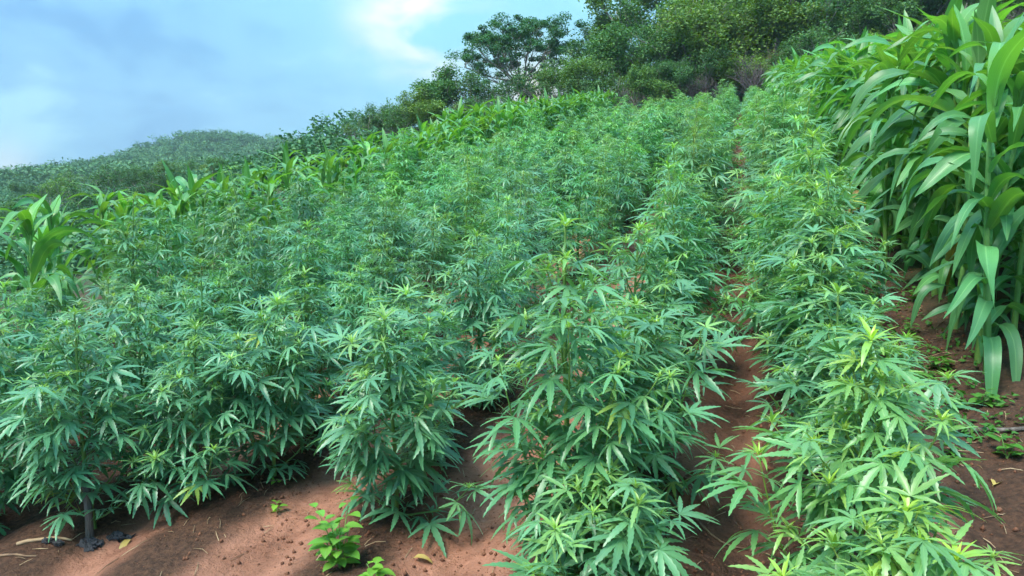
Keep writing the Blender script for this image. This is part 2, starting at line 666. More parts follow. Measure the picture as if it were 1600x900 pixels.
def shoot_tip(rg, N=4, teeth=False, size=.055, count=9, buds=0, age=.9):
    """tuft of narrow young leaflets round the growing point; one connected piece"""
    Vs, Ts, vn, ag = [np.zeros((1, 3))], [], [[.5]], [[1.0]]
    cnt = 1
    for i in range(count):
        t = i / count
        th = i * 2.4 + rg.uniform(-.3, .3)
        up = R(80 - 75 * t + rg.uniform(-10, 10))
        L = size * (.45 + .65 * t) * rg.uniform(.85, 1.15)
        V, T, ve = leaflet(L, L * .085, th, N, teeth, up, rg.uniform(.3, 1.3), .3, 0, rg)
        T = np.where(T == 0, -1, T - 1 + cnt)
        T = np.where(T == -1, 0, T)
        Vs.append(V[1:]); Ts.append(T); vn.append(ve[1:] * .8)
        ag.append(np.clip(age * (1.05 - .75 * t) * np.ones(len(V) - 1), 0, 1))
        cnt += len(V) - 1
    for i in range(buds):
        a, h = rg.uniform(0, 6.28), rg.uniform(-.02, .012)
        rr = rg.uniform(.003, .009)
        c = np.array([math.cos(a) * rr, math.sin(a) * rr, h])
        s_ = rg.uniform(.0022, .0042)
        Vs.append(OCT * s_ + c); Ts.append(OT + cnt); vn.append([1.0] * 6); ag.append([.75] * 6)
        cnt += 6
    return np.concatenate(Vs), np.concatenate(Ts), np.concatenate(vn), np.concatenate(ag)


def lib(make, n, seed, name, mat):
    out = []
    for i in range(n):
        rg = random.Random(seed + i)
        V, T, ve, ag = make(rg)
        out.append((to_mesh(name, V, T, mat, {'age': ag, 'vein': ve}, True), (V, T, ve, ag)))
    return out


def mk_leaf(N, teeth, wf=.078):
    return lambda rg: fan_leaf(rg, rg.choice([5, 7, 7, 7, 9]), N, teeth, .104, rg.uniform(-.32, .42), 0.0, rg.uniform(.035, .065), wf)


def mk_small(N, teeth):
    return lambda rg: fan_leaf(rg, rg.choice([3, 5, 5]), N, teeth, .075, rg.uniform(-.35, .4), rg.uniform(.1, .45), rg.uniform(.015, .03), .075)


HI = dict(big=lib(mk_leaf(8, True), 12, 100, 'fan_leaf', M['hemp']),
          small=lib(mk_small(6, True), 8, 150, 'small_leaf', M['hemp']),
          tip=lib(lambda rg: shoot_tip(rg, 4, False, .062, 11, 0, rg.uniform(.6, 1.0)), 5, 170, 'shoot_tip', M['hemp']))
LO = dict(big=lib(mk_leaf(4, False, .072), 10, 200, 'fan_leaf', M['hemp']),
          small=lib(mk_small(3, False), 6, 250, 'small_leaf', M['hemp']),
          tip=lib(lambda rg: shoot_tip(rg, 3, False, .058, 9, rg.choice([0, 5]), rg.uniform(.25, .75)), 5, 270, 'shoot_tip', M['hemp']))


# ================================================================== cannabis plants
def skeleton(seed, H=.7, spread=.30, bushy=1.0):
    """stem triangles and lists of (kind, matrix) for leaves and tips"""
    rg = random.Random(seed)
    st = Acc(('age',))
    n = 9
    lean = (rg.uniform(-.05, .05), rg.uniform(-.05, .05))
    P = np.array([(lean[0] * t + .012 * math.sin(3 * t + seed), lean[1] * t + .012 * math.cos(4 * t + seed), H * t) for t in np.linspace(0, 1, n)])
    P[0, 2] = -.02
    rad = np.linspace(.0085, .0026, n) * (H / .7) ** .5
    st.add(*tube(P, rad, 5))
    leaves, tips = [], []

    def at(t):
        f = t * (n - 1); i = min(int(f), n - 2); u = f - i
        return P[i] * (1 - u) + P[i + 1] * u

    def put(kind, p, az, tiltv, s_, roll=0):
        m = (Matrix.Translation(Vector(p)) @ Matrix.Rotation(-az, 4, 'Z') @ Matrix.Rotation(tiltv, 4, 'X')
             @ Matrix.Rotation(roll, 4, 'Y') @ Matrix.Scale(s_, 4))
        leaves.append((kind, m, float(p[2] / H)))

    nodes = 15
    az = rg.uniform(0, 6.28)
    for i in range(nodes):
        t = .05 + .91 * (i / (nodes - 1)) ** .95
        p = at(t)
        az += math.pi / 2 + rg.uniform(-.4, .4)
        for sd_ in (0, math.pi):
            a = az + sd_ + rg.uniform(-.25, .25)
            big = .75 + .35 * math.sin(math.pi * min(1, t * 1.25)) if t < .8 else .95 - 2.4 * (t - .8)
            if t > .18 or rg.random() < .5:
                put('big' if t < .9 else 'small', p, a, rg.uniform(-.3, .3), big * rg.uniform(.8, 1.2), rg.uniform(-.4, .4))
            if t > .86 or rg.random() > .94 * bushy:
                continue
            L = spread * 1.12 * (1.03 - t) ** .95 * rg.uniform(.55, 1.25)
            el = R(rg.uniform(2, 38) + 26 * t)
            pts = [np.array(p)]
            nb = max(2, int(L / .041))
            d_el = el
            for j in range(nb):
                d_el += R(rg.uniform(2, 14))
                d_el = min(d_el, R(76))
                a2 = a + rg.uniform(-.18, .18)
                pts.append(pts[-1] + (L / nb) * np.array([math.sin(a2) * math.cos(d_el), math.cos(a2) * math.cos(d_el), math.sin(d_el)]))
            pts = np.array(pts)
            st.add(*tube(pts, np.linspace(.0034, .0014, len(pts)), 3))
            ba = rg.uniform(0, 3)
            for j in range(1, nb + 1):
                if j == nb:
                    tips.append((Matrix.Translation(Vector(pts[j])) @ Matrix.Rotation(rg.uniform(0, 6.28), 4, 'Z')
                                 @ Matrix.Rotation(rg.uniform(-.4, .4), 4, 'X') @ Matrix.Scale(rg.uniform(.55, 1.0), 4), float(pts[j][2] / H)))
                ba += 1.4
                for s2 in (-1, 1):
                    if rg.random() < .04:
                        continue
                    la = a + s2 * rg.uniform(.5, 1.6) + math.sin(ba) * .6
                    late = j >= nb - 1
                    put('small' if late and rg.random() < .6 else 'big', pts[j], la, rg.uniform(-.4, .4),
                        rg.uniform(.60, 1.12) * (.85 if late else 1.0), rg.uniform(-.5, .5))
    top = P[-1]
    tips.append((Matrix.Translation(Vector(top)) @ Matrix.Scale(rg.uniform(1.1, 1.45), 4), 1.0))
    for k in range(4):
        put('small', top - np.array([0, 0, .02 * (k // 2)]), k * 1.57 + rg.uniform(-.3, .3), rg.uniform(.1, .6), rg.uniform(.6, .95))
    return st, leaves, tips


N_OBJ = 0


def cannabis(loc, label, skel, libr, rz, scale, tint, rg, group, tilt=(0, 0)):
    """plant with each leaf an object"""
    root = thing('cannabis_plant', loc, label, 'plant', group, rz, scale, tilt)
    me, leaves, tips = skel
    obj('stem', me, root, None, tint)
    for kind, m, hz in leaves:
        L = libr[kind]
        k = 1 + .12 * (rg.random() - .5)
        w = hz * .12
        yel = rg.random() < (.03 if hz < .25 else .004)
        obj('leaf', L[rg.randrange(len(L))][0], root, m, (tint[0] * k * (2.6 if yel else 1 + w), tint[1] * k * (1.35 if yel else 1), tint[2] * k * (.6 if yel else 1)))
    for m, hz in tips:
        obj('shoot_tip', libr['tip'][rg.randrange(len(libr['tip']))][0], root, m, tint)
    return root


def skel_pack(seed, **kw):
    st, lv, tp = skeleton(seed, **kw)
    return st.mesh('stem', M['stem']), lv, tp


def merge_plant(skel, libr, rg):
    """all leaves of one far plant as a single foliage mesh"""
    me, lv, tp = skel
    V, T, ve, ag, c = [], [], [], [], 0
    for item in lv + [('tip', m, h) for m, h in tp]:
        kind, m, hz = item
        v, t, e, g_ = libr[kind][rg.randrange(len(libr[kind]))][1]
        A = np.array(m)
        V.append(v @ A[:3, :3].T + A[:3, 3]); T.append(t + c); ve.append(e)
        ag.append(np.clip(np.asarray(g_) + .04, 0, 1)); c += len(v)
    return to_mesh('foliage', np.concatenate(V), np.concatenate(T), M['hemp'], {'age': np.concatenate(ag), 'vein': np.concatenate(ve)})


FAR = dict(big=lib(lambda rg: fan_leaf(rg, rg.choice([5, 7]), 3, False, .110, rg.uniform(-.32, .42), 0., .045, .085), 8, 300, 'fan_leaf', M['hemp']),
           small=lib(lambda rg: fan_leaf(rg, 3, 3, False, .085, rg.uniform(-.1, .6), .3, .02, .13), 4, 350, 'small_leaf', M['hemp']),
           tip=lib(lambda rg: shoot_tip(rg, 3, False, .06, 7, 0, rg.uniform(.3, .8)), 3, 370, 'shoot_tip', M['hemp']))


def ordinal(n):
    return f"{n}{'th' if 10 <= n % 100 <= 20 else {1: 'st', 2: 'nd', 3: 'rd'}.get(n % 10, 'th')}"


ROWWORD = ['row next to the tall maize', 'second row from the tall maize', 'third row from the tall maize', 'fourth row from the tall maize',
           'fifth row from the tall maize', 'sixth row from the tall maize', 'seventh row from the tall maize']
# nearest plants: (row, x, y, height, spread, tint, label)
YG = (1.35, 1.16, .72)
GR = (1.06, 1.03, .92)
TL = (.95, .99, 1.03)  # teal left, yellower right: part lighting put into the tint, part plant variety
FRONT = [
    (0, .25, 1.00, .47, .28, YG, 'low yellow-green cannabis plant at the very front, cut off by the lower frame edge'),
    (0, .26, 1.50, .54, .29, YG, 'bright yellow-green cannabis plant directly behind the low frontmost one'),
    (0, .28, 1.95, .50, .28, GR, 'short green cannabis plant tucked behind the bright yellow-green one near the maize'),
    (0, .26, 2.26, .58, .30, GR, 'mid-height cannabis plant between the short and the leafy ones near the maize path'),
    (0, .25, 2.55, .70, .34, GR, 'leafy cannabis plant just in front of the tall one beside the maize path'),
    (0, .26, 2.80, .64, .34, GR, 'cannabis plant pressed against the tall bright one beside the maize path'),
    (0, .25, 2.98, .80, .42, (1.2, 1.12, .82), 'tall bright cannabis plant standing above its row beside the maize path'),
    (1, -.24, 1.46, .30, .26, GR, 'low branchy cannabis plant hanging into the furrow at the front'),
    (1, -.34, 1.62, .80, .36, (1.10, 1.06, .88), 'tall cannabis plant with bare stem showing, front of the row by the furrow'),
    (1, -.24, 2.00, .50, .36, GR, 'bushy cannabis plant leaning into the furrow behind the tall front one'),
    (1, -.31, 2.45, .62, .37, GR, 'cannabis plant third along the row on the furrow edge'),
    (2, -.90, 1.86, .58, .34, (1.0, 1.0, .98), 'cannabis plant behind the round-leaved weed, front of the middle row'),
    (2, -.97, 2.24, .54, .34, TL, 'dark green cannabis plant second in the middle row behind the weed'),
    (3, -1.46, 2.12, .58, .35, TL, 'cannabis plant whose low leaves hang over the bare sloping path'),
    (3, -1.52, 2.46, .60, .35, TL, 'cannabis plant second along the sloping path edge'),
    (4, -1.64, 1.98, .56, .33, TL, 'cannabis plant between the grey stake and the sloping path'),
    (4, -1.90, 1.82, .68, .35, TL, 'tall cannabis plant growing beside the grey stake and black scraps'),
    (5, -2.30, 1.80, .66, .35, TL, 'cannabis plant cut by the photo edge beyond the grey stake'),
]
group = 'cannabis plants growing in rows on the slope'
rg = random.Random(21)
for i, (row, x, y, H, spd, tint, lab) in enumerate(FRONT):
    sk = skel_pack(500 + i, H=H, spread=spd)
    cannabis((x, y, gz(x, y)), lab, sk, HI, rg.uniform(0, 6.28), 1.0, tint, rg, group)

START = [3.35, 2.85, 2.6, 2.80, 2.12, 2.12, 2.35]
midsk = [skel_pack(600 + i, H=hh, spread=ss, bushy=bb) for i, (hh, ss, bb) in enumerate([(.66, .40, 1), (.74, .40, 1), (.78, .38, 1), (.82, .36, .92), (.88, .38, 1), (.88, .36, .95), (.70, .44, 1), (.84, .35, .9), (.76, .42, 1), (.92, .38, .95), (.62, .37, 1)])]
farsk = [skel_pack(700 + i, H=hh, spread=.41) for i, hh in enumerate([.62, .70, .74, .76, .80, .86, .94, .68])]
farme = [(s_[0], merge_plant(s_, FAR, random.Random(i))) for i, s_ in enumerate(farsk)]
NEAR_Y, MID_Y = 3.4, 6.2
n_plants = len(FRONT)
spots = []
for r_, x0 in enumerate(ROWS):
    y = START[r_]
    k = sum(1 for f in FRONT if f[0] == r_)
    while y < FIELD_END - (.35 * (r_ == 6)):
        k += 1
        spots.append((r_, k, x0 + rg.gauss(0, .045) + (.05 if r_ == 0 else -.03) * float(sm(y, 4, 7)) * (r_ < 2), y))
        y += rg.uniform(.34, .46) * (1.0 if y < 9 else 1.25 if y < 16 else 1.45)
for r_, k, x, y in spots:
    sclv = rg.uniform(.80, 1.10) * (1.10 if r_ == 0 and y < 6 else 1.0) * (1.0 if r_ < 2 or y > 6 else .93) *  (1.0 if r_ < 5 else 1.06)
    w = rg.random()
    base = (GR, GR, TL, TL, TL, TL, TL)[r_] if y < 6 else (1.0, 1.03, .92)
    tint = tuple(c * rg.uniform(.9, 1.12) for c in base)
    if w < .10:
        tint = (tint[0] * 1.22, tint[1] * 1.1, tint[2] * .8)
    lab = f'green cannabis plant, {ordinal(k)} from the front in the {ROWWORD[r_]}'
    loc = (x, y, gz(x, y))
    tilt = (rg.gauss(0, .08), rg.gauss(0, .08))
    if y < MID_Y:
        cannabis(loc, lab, midsk[rg.randrange(len(midsk))], HI if y < NEAR_Y else LO, rg.uniform(0, 6.28), sclv, tint, rg, group, tilt)
    else:
        root = thing('cannabis_plant', loc, lab, 'plant', group, rg.uniform(0, 6.28), sclv, tilt)
        st, fo = farme[rg.randrange(len(farme))]
        obj('stem', st, root, None, tint)
        obj('foliage', fo, root, None, tint, kind='stuff')
    n_plants += 1
print('cannabis plants', n_plants)


# ================================================================== maize
def blade(rg, L, W, el0, arch, twist, wav, age, N=12):
    """arching maize leaf; origin at the stem, +Y outwards; connected ribbon with a pale midrib"""
    P = [np.zeros(3)]
    V, vein, ag, T = [], [], [], []
    cols = [-1, -.5, 0, .5, 1]
    yaw = rg.uniform(-.15, .15)
    ks = rg.uniform(.40, .72)
    ph = rg.uniform(0, 6)
    for i in range(N + 1):
        t = i / N
        # stays fairly straight, then folds over about ks
        el = el0 - arch * float(sm(t, ks - .42, ks + .30)) - .25 * t
        d = np.array([math.sin(yaw * t * 4) * math.cos(el), math.cos(yaw * t * 4) * math.cos(el), math.sin(el)])
        if i:
            P.append(P[-1] + d * L / N)
        lat = np.array([math.cos(yaw * t * 4), -math.sin(yaw * t * 4), 0])
        nrm = np.cross(lat, d)
        tw = twist * t ** 1.5
        la = lat * math.cos(tw) + nrm * math.sin(tw)
        no = -lat * math.sin(tw) + nrm * math.cos(tw)
        w = W * (.42 + .58 * min(1, t / .28)) * (1 - max(0, (t - .38) / .62) ** 1.9) + .0008
        for c in cols:
            lift = abs(c) * .34 * (1 - t * .6)
            rip = wav * math.sin(t * 16 + ph + (1.7 if c > 0 else 0)) * abs(c) ** 2 * min(1, t * 4) * (1 - t)
            V.append(P[-1] + la * w * .5 * c + no * (w * .5 * lift + rip))
            vein.append(1.0 if c == 0 else (.62 if abs(c) == .5 else 0.)); ag.append(age * (1 - .4 * t))
    for i in range(N):
        for j in range(4):
            a = i * 5 + j
            T += [(a, a + 1, a + 6), (a, a + 6, a + 5)]
    return np.array(V), np.array(T), np.array(vein), np.array(ag)


def mk_blade(rg):
    return blade(rg, rg.uniform(.36, .54), rg.uniform(.048, .068), R(rg.uniform(38, 70)), rg.uniform(1.2, 2.3), rg.uniform(-1.5, 1.5), rg.uniform(.006, .016), rg.uniform(0, .15))


def mk_low(rg):
    return blade(rg, rg.uniform(.30, .44), rg.uniform(.038, .052), R(rg.uniform(20, 55)), rg.uniform(1.1, 1.9), rg.uniform(-1.2, 1.2), rg.uniform(.004, .009), 0)


def mk_whorl(rg):
    return blade(rg, rg.uniform(.30, .46), rg.uniform(.044, .060), R(rg.uniform(74, 88)), rg.uniform(.1, 2.2), rg.uniform(-.5, .5), .004, rg.uniform(.15, .6))


BL = dict(mid=lib(mk_blade, 14, 800, 'maize_leaf', M['maize']), low=lib(mk_low, 6, 830, 'maize_leaf', M['maize']),
          top=lib(mk_whorl, 8, 850, 'maize_leaf', M['maize']))


def maize_layout(seed, H=.92, n=10):
    rg = random.Random(seed)
    P = [(.01 * math.sin(5 * t + seed), .01 * math.cos(4 * t + seed), -.03 + (H + .03) * t) for t in np.linspace(0, 1, 7)]
    a = Acc(('age',))
    a.add(*tube(P, np.linspace(.0125, .006, 7), 6))
    az = rg.uniform(0, 6.28)
    out = []
    for i in range(n):
        t = i / (n - 1)
        az += math.pi + rg.uniform(-.75, .75)
        kind = 'low' if t < .33 else ('mid' if t < .90 else 'top')
        z = H * (.06 + .90 * t)
        s_ = rg.uniform(.85, 1.1)
        m = Matrix.Translation((0, 0, z)) @ Matrix.Rotation(-az, 4, 'Z') @ Matrix.Rotation(rg.uniform(-.12, .12), 4, 'X') @ Matrix.Scale(s_, 4)
        out.append((kind, rg.randrange(len(BL[kind])), m))
    for k in range(3):
        m = Matrix.Translation((0, 0, H * .93)) @ Matrix.Rotation(rg.uniform(0, 6.28), 4, 'Z') @ Matrix.Scale(rg.uniform(.7, 1.0), 4)
        out.append(('top', rg.randrange(len(BL['top'])), m))
    return a.mesh('stalk', M['mstem']), out


ML = [maize_layout(900 + i, n=rnd.choice([18, 19, 19, 20])) for i in range(10)]


def maize(loc, label, grp, lay, rz, scale, tint, tilt, rg):
    root = thing('maize_plant', loc, label, 'maize', grp, rz, scale, tilt)
    st, leaves = ML[lay]
    obj('stalk', st, root, None, tint)
    for kind, v, m in leaves:
        k = rg.uniform(.82, 1.15)
        dry = kind == 'low' and rg.random() < .04
        obj('leaf', BL[kind][v][0], root, m, (tint[0] * k * (4.2 if dry else 1), tint[1] * k * (1.15 if dry else 1), tint[2] * k * (1.3 if dry else 1)))
    return root


rg = random.Random(33)
mz_rest = []


def maize_row(x0, y0, y1, step, smin, smax, rowtxt, grp, y_own, count0=0, gap=None):
    y, k = y0, count0
    while y < y1:
        x = x0 + rg.gauss(0, .055)
        s_ = rg.uniform(smin, smax) * (.9 if x0 > 0 and y < 3.2 else 1.0 + (.32 * float(sm(y, 6, 13)) if x0 < 0 else 0))
        if gap and gap(y):
            y += step * rg.uniform(.8, 1.2); continue
        k += 1
        tint = tuple(c * rg.uniform(.9, 1.1) for c in (1, 1, 1))
        args = ((x, y, gz(x, y)), rg.randrange(len(ML)), rg.uniform(0, 6.28), s_, tint, (rg.gauss(0, .05), rg.gauss(0, .05)))
        if y < y_own:
            maize(args[0], f'maize plant, {ordinal(k)} in {rowtxt}', grp, args[1], args[2], args[3], args[4], args[5], rg)
        else:
            mz_rest.append(args)
        y += step * rg.uniform(.8, 1.2)
    return k


gR, gL = 'tall maize block along the path', 'maize strip on the far field edge'
nm = 0
nm += maize_row(.86, 2.75, 22.5, .125, .94, 1.14, 'the outer row of the tall maize, from the front', gR, 13)
nm += maize_row(1.12, 2.9, 22.5, .15, .95, 1.12, 'the second row of the tall maize, from the front', gR, 9)
nm += maize_row(1.45, 3.2, 22.5, .22, .95, 1.12, 'the third row of the tall maize, from the front', gR, 8)
nm += maize_row(1.95, 4.2, 22.5, .36, .95, 1.12, 'the fourth row of the tall maize, from the front', gR, 6)
nm += maize_row(-3.66, 3.25, 22.8, .17, .74, .92, 'the near row of the far-edge strip, from the front', gL, 13, gap=lambda y: 3.3 < y < 3.8)
maize((-3.28, 2.86, gz(-3.28, 2.86)), 'maize plant with a drooping holed leaf, cut by the frame edge beside the cannabis', gL, 3, 2.2, .94, (.9, .95, .9), (0, .03), rg)
maize((-3.46, 3.02, gz(-3.46, 3.02)), 'dark maize plant just behind the one cut by the frame edge', gL, 6, .6, .9, (.85, .95, .95), (0, 0), rg)
nm += maize_row(-4.08, 3.6, 23.2, .21, .76, .95, 'the middle row of the far-edge strip, from the front', gL, 10)
nm += maize_row(-4.50, 4.2, 23.4, .26, .76, .95, 'the back row of the far-edge strip, from the front', gL, 8)
print('maize', nm, 'rest', len(mz_rest))
V, T, ve, ag, c = [], [], [], [], 0
for loc, lay, rz, s_, tint, tilt in mz_rest:
    W = np.array(Matrix.Translation(loc) @ Matrix.Rotation(rz, 4, 'Z') @ Matrix.Scale(s_, 4))
    for kind, v, m in ML[lay][1]:
        a, t, e, g_ = BL[kind][v][1]
        A = W @ np.array(m)
        V.append(a @ A[:3, :3].T + A[:3, 3]); T.append(t + c); ve.append(e); ag.append(g_); c += len(a)
if V:
    obj('maize_foliage', to_mesh('maize_foliage', np.concatenate(V), np.concatenate(T), M['maize'], {'age': np.concatenate(ag), 'vein': np.concatenate(ve)}), kind='stuff')


# ================================================================== trees
def grow(rg, acc, p, d, L, r, depth, ends, spreadv=.6, up=.15, sides=5, minr=.0035, kids=(2, 3)):
    n = 4
    pts = [np.array(p)]
    dd = np.array(d, float)
    for i in range(n):
        dd = dd + np.array([rg.gauss(0, .14), rg.gauss(0, .14), rg.gauss(0, .1) + up * .2])
        dd /= np.linalg.norm(dd)
        pts.append(pts[-1] + dd * L / n)
    acc.add(*tube(pts, np.linspace(r, max(minr, r * .66), n + 1), sides if depth > 2 else 3))
    ends.append((pts[-1], dd, depth))
    if depth <= 1:
        ends.append((pts[2], dd, depth))
    if depth == 0:
        return
    for k in range(rg.randint(*kids)):
        a = rg.uniform(0, 6.28)
        ax = np.array([math.cos(a), math.sin(a), rg.uniform(-.3, .6)])
        nd = dd + ax * spreadv * rg.uniform(.7, 1.3)
        nd /= np.linalg.norm(nd)
        st = pts[-1] if k < 2 else pts[rg.choice([2, 3])]
        grow(rg, acc, st, nd, L * rg.uniform(.62, .85), r * .62, depth - 1, ends, spreadv, up, sides, minr, kids)


def leaf_cards(centers, radii, per, size, rs, flat=1.0, normal_up=.6, outw=.35):
    """many small pointed leaves round the centres; each leaf is 2 folded triangles"""
    n = len(centers) * per
    c = np.repeat(np.asarray(centers), per, 0)
    rr = np.repeat(np.asarray(radii), per)
    d = rs.normal(size=(n, 3)); d /= np.linalg.norm(d, axis=1)[:, None]
    pos = c + d * (rr * rs.rand(n) ** .45)[:, None] * np.array([1, 1, flat])
    u = rs.normal(size=(n, 3)); u[:, 2] *= .5; u[:, 2] -= .15
    u /= np.linalg.norm(u, axis=1)[:, None]
    nr = rs.normal(size=(n, 3)) * (1 - normal_up) + np.array([0, 0, normal_up]) + d * outw
    w = np.cross(u, nr); w /= np.linalg.norm(w, axis=1)[:, None] + 1e-9
    s_ = size * rs.uniform(.6, 1.35, n)[:, None]
    up = np.cross(w, u)
    a = pos - u * s_ * .5; b = pos + u * s_ * .5
    l = pos + w * s_ * .30 + up * s_ * .07; r = pos - w * s_ * .30 + up * s_ * .07
    V = np.stack([a, l, b, r], 1).reshape(-1, 3)
    k = np.arange(n)[:, None] * 4
    T = np.concatenate([k + np.array([0, 2, 1]), k + np.array([0, 3, 2])], 1).reshape(-1, 3)
    age = np.repeat(rs.rand(n) ** 4 * .8, 4)
    return V, T, age


def tree_variant(seed, H=3.2, per=26, size=.085, clump=.26, depth=4, spreadv=.62, stems=2, flat=.7, low=.0):
    rg = random.Random(seed); rs = np.random.RandomState(seed)
    tr = Acc(('age',)); ends = []
    for s_ in range(stems):
        a = rg.uniform(0, 6.28)
        tl = rg.uniform(.08, .35)
        grow(rg, tr, (rg.uniform(-.08, .08), rg.uniform(-.08, .08), -.15), np.array([math.cos(a) * tl, math.sin(a) * tl, 1]), H * .25, .035 * H / 3 * rg.uniform(.7, 1.1), depth, ends, spreadv)
    cs = np.array([e[0] for e in ends if e[2] <= 2])
    if len(cs) > 150:
        cs = cs[rs.permutation(len(cs))[:150]]
    cs = cs[cs[:, 2] > low * cs[:, 2].max()]
    rad = clump * rs.uniform(.55, 1.25, len(cs))
    V, T, age = leaf_cards(cs, rad, per, size, rs, flat)
    V[:, 2] = np.maximum(V[:, 2], .02)
    keep = 1
    zt = V[:, 2].max()
    return tr.mesh('trunk', M['bark']), to_mesh('crown', V, T, M['wood_leaf'], {'age': age, 'vein': np.zeros(len(V))}, False), zt


TV = [tree_variant(1000 + i, H=3.6, depth=4, spreadv=.55 + .08 * (i % 3), stems=2 + i % 3, per=88, size=.062 + .012 * (i % 2), clump=.33, low=.24) for i in range(7)]
SV = [tree_variant(1050 + i, H=1.5, depth=3, spreadv=.8, stems=4, per=40, size=.085, clump=.26) for i in range(4)]
PV = [tree_variant(1080 + i, H=4.0, depth=4, spreadv=.7, stems=2, per=12, size=.10, clump=.32) for i in range(3)]


def bare_variant(seed, H=1.9, stems=6, depth=4):
    rg = random.Random(seed)
    tr = Acc(('age',)); ends = []
    for s_ in range(stems):
        a = rg.uniform(0, 6.28); tl = rg.uniform(.1, .6)
        grow(rg, tr, (rg.uniform(-.15, .15), rg.uniform(-.15, .15), -.1), np.array([math.cos(a) * tl, math.sin(a) * tl, 1]), H * .34, .016, depth, ends, .6, .1, 3, .0045, (2, 3))
    return tr.mesh('branches', M['twig'])


BV = [bare_variant(1100 + i) for i in range(4)]


def tree(name, x, y, variant, s_, label, cat, grp, tint, rg, sink=0.0):
    root = thing(name, (x, y, gz(x, y) - sink), label, cat, grp, rg.uniform(0, 6.28), s_, (rg.gauss(0, .05), rg.gauss(0, .05)))
    tr, cr, zt = variant
    obj('trunk', tr, root)
    obj('crown', cr, root, None, tint)
    return root


rg = random.Random(77)
G_ = [(.8, .95, .95), (1.15, 1.15, .9), (1.0, 1.0, 1.0), (.6, .75, .85), (1.45, 1.3, .8), (.9, 1.05, 1.15), (.7, .85, .8)]


def edge_y(x):
    """front edge of the woods"""
    return 24.6 + .26 * min(x, 0) + (.0 if x < 1 else -.10 * (x - 1))


# ranks of trees climbing the slope behind the field
RANK = ['front', 'second', 'third', 'fourth', 'fifth']
for rk, (dy, step, smin, smax) in enumerate([(.5, .95, .62, .95), (2.4, 1.2, .85, 1.2), (5.0, 1.5, .95, 1.35), (8.5, 1.8, 1.1, 1.5), (13.5, 2.2, 1.3, 1.7)]):
    x = -13.5 + rk * 1.2 if rk < 2 else -5.6
    k = 0
    xmax = (13, 16, 19, 22, 24)[rk]
    while x < xmax:
        k += 1
        y = edge_y(x) + dy + rg.uniform(-.5, .6)
        left = x < -4.4
        s_ = rg.uniform(smin, smax) * (.32 + (.52 + .06 * (rk == 1)) * float(sm(x, -13.0, -9.8)) - .04 * float(sm(x, -8.6, -6.2)) if left else 1.0)
        s_ *= 1.22 if rk >= 1 and -4.4 <= x < 3 else 1.0
        v = (TV + PV)[rg.randrange(len(TV) + (3 if left else 1))]
        if left and rg.random() < .3:
            v = PV[rg.randrange(3)]
        tree('woodland_tree', x, y, v, s_, f'leafy woodland tree, {ordinal(k)} along the {RANK[rk]} rank behind the field', 'tree', 'trees of the wood behind the field', rg.choice(G_), rg)
        x += (.9 if left else 1.0) * step * rg.uniform(.75, 1.3)
x, k = -14.5, 0
while x < 12:
    k += 1
    y = edge_y(x) - rg.uniform(.1, .7)
    if k % 3 == 0:
        tree('leafy_shrub', x, y, SV[rg.randrange(4)], rg.uniform(.6, 1.0), f'low leafy shrub at the foot of the wood, {ordinal(k // 3)} along it', 'shrub', 'shrubs along the wood edge', rg.choice(G_[1:5]), rg)
    else:
        b = obj('bare_shrub', BV[rg.randrange(4)], None, Matrix.Translation((x, y + .4, gz(x, y + .4))) @ Matrix.Rotation(rg.uniform(0, 6), 4, 'Z') @ Matrix.Scale(rg.uniform(.6, 1.0) * (.5 + .5 * float(sm(x, -13, -8))), 4))
        b['label'] = f'leafless grey twiggy shrub at the foot of the wood, {ordinal(k - k // 3)} along it'
        b['category'] = 'shrub'
        b['group'] = 'bare shrubs along the wood edge'
    x += rg.uniform(.5, .95)


# the spreading tree on the skyline
def spreading_tree():
    rg = random.Random(5); rs = np.random.RandomState(5)
    tr = Acc(('age',))
    P = [(.08 * math.sin(t * 3), .05 * t, -.3 + 1.9 * t) for t in np.linspace(0, 1, 6)]
    tr.add(*tube(P, np.linspace(.12, .08, 6), 7))
    fork = np.array(P[-1])
    cs, rad = [], []

    def limb(p, q, r0, r1, sag):
        p = np.array(p); q = np.array(q)
        pts = [p * (1 - t) + q * t + np.array([rg.gauss(0, .03), rg.gauss(0, .03), sag * math.sin(math.pi * t)]) for t in np.linspace(0, 1, 6)]
        tr.add(*tube(pts, np.linspace(r0, r1, 6), 4))
        return pts
    for k in range(21):
        rr = 2.55 * math.sqrt((k + .5) / 21)
        a = k * 2.4
        c = np.array([rr * math.cos(a), rr * math.sin(a), 3.6 - .20 * rr ** 2 + rg.uniform(-.4, .35)])
        pts = limb(fork if k % 2 else P[4], c - np.array([0, 0, .35]), .045, .014, -.12)
        for j in range(8):
            e = c + np.array([rg.gauss(0, .42), rg.gauss(0, .42), rg.gauss(.02, .30)])
            limb(pts[rg.choice([3, 4, 5])], e, .011, .005, .04)
            cs.append(e); rad.append(rg.uniform(.20, .42))
    V, T, age = leaf_cards(np.array(cs), np.array(rad), 165, .095, rs, .55, .7)
    return tr.mesh('trunk', M['bark']), to_mesh('crown', V, T, M['wood_leaf'], {'age': age * .2, 'vein': np.zeros(len(V))}, False), 5


SP = spreading_tree()
sx, sy = -9.0, 32.0
t_ = tree('spreading_tree', sx, sy, SP, 1.04, 'tall umbrella-shaped tree standing open against the sky above the tree line', 'tree', None, (.62, .9, 1.2), rg)
t_.rotation_euler = (0, 0, .6)

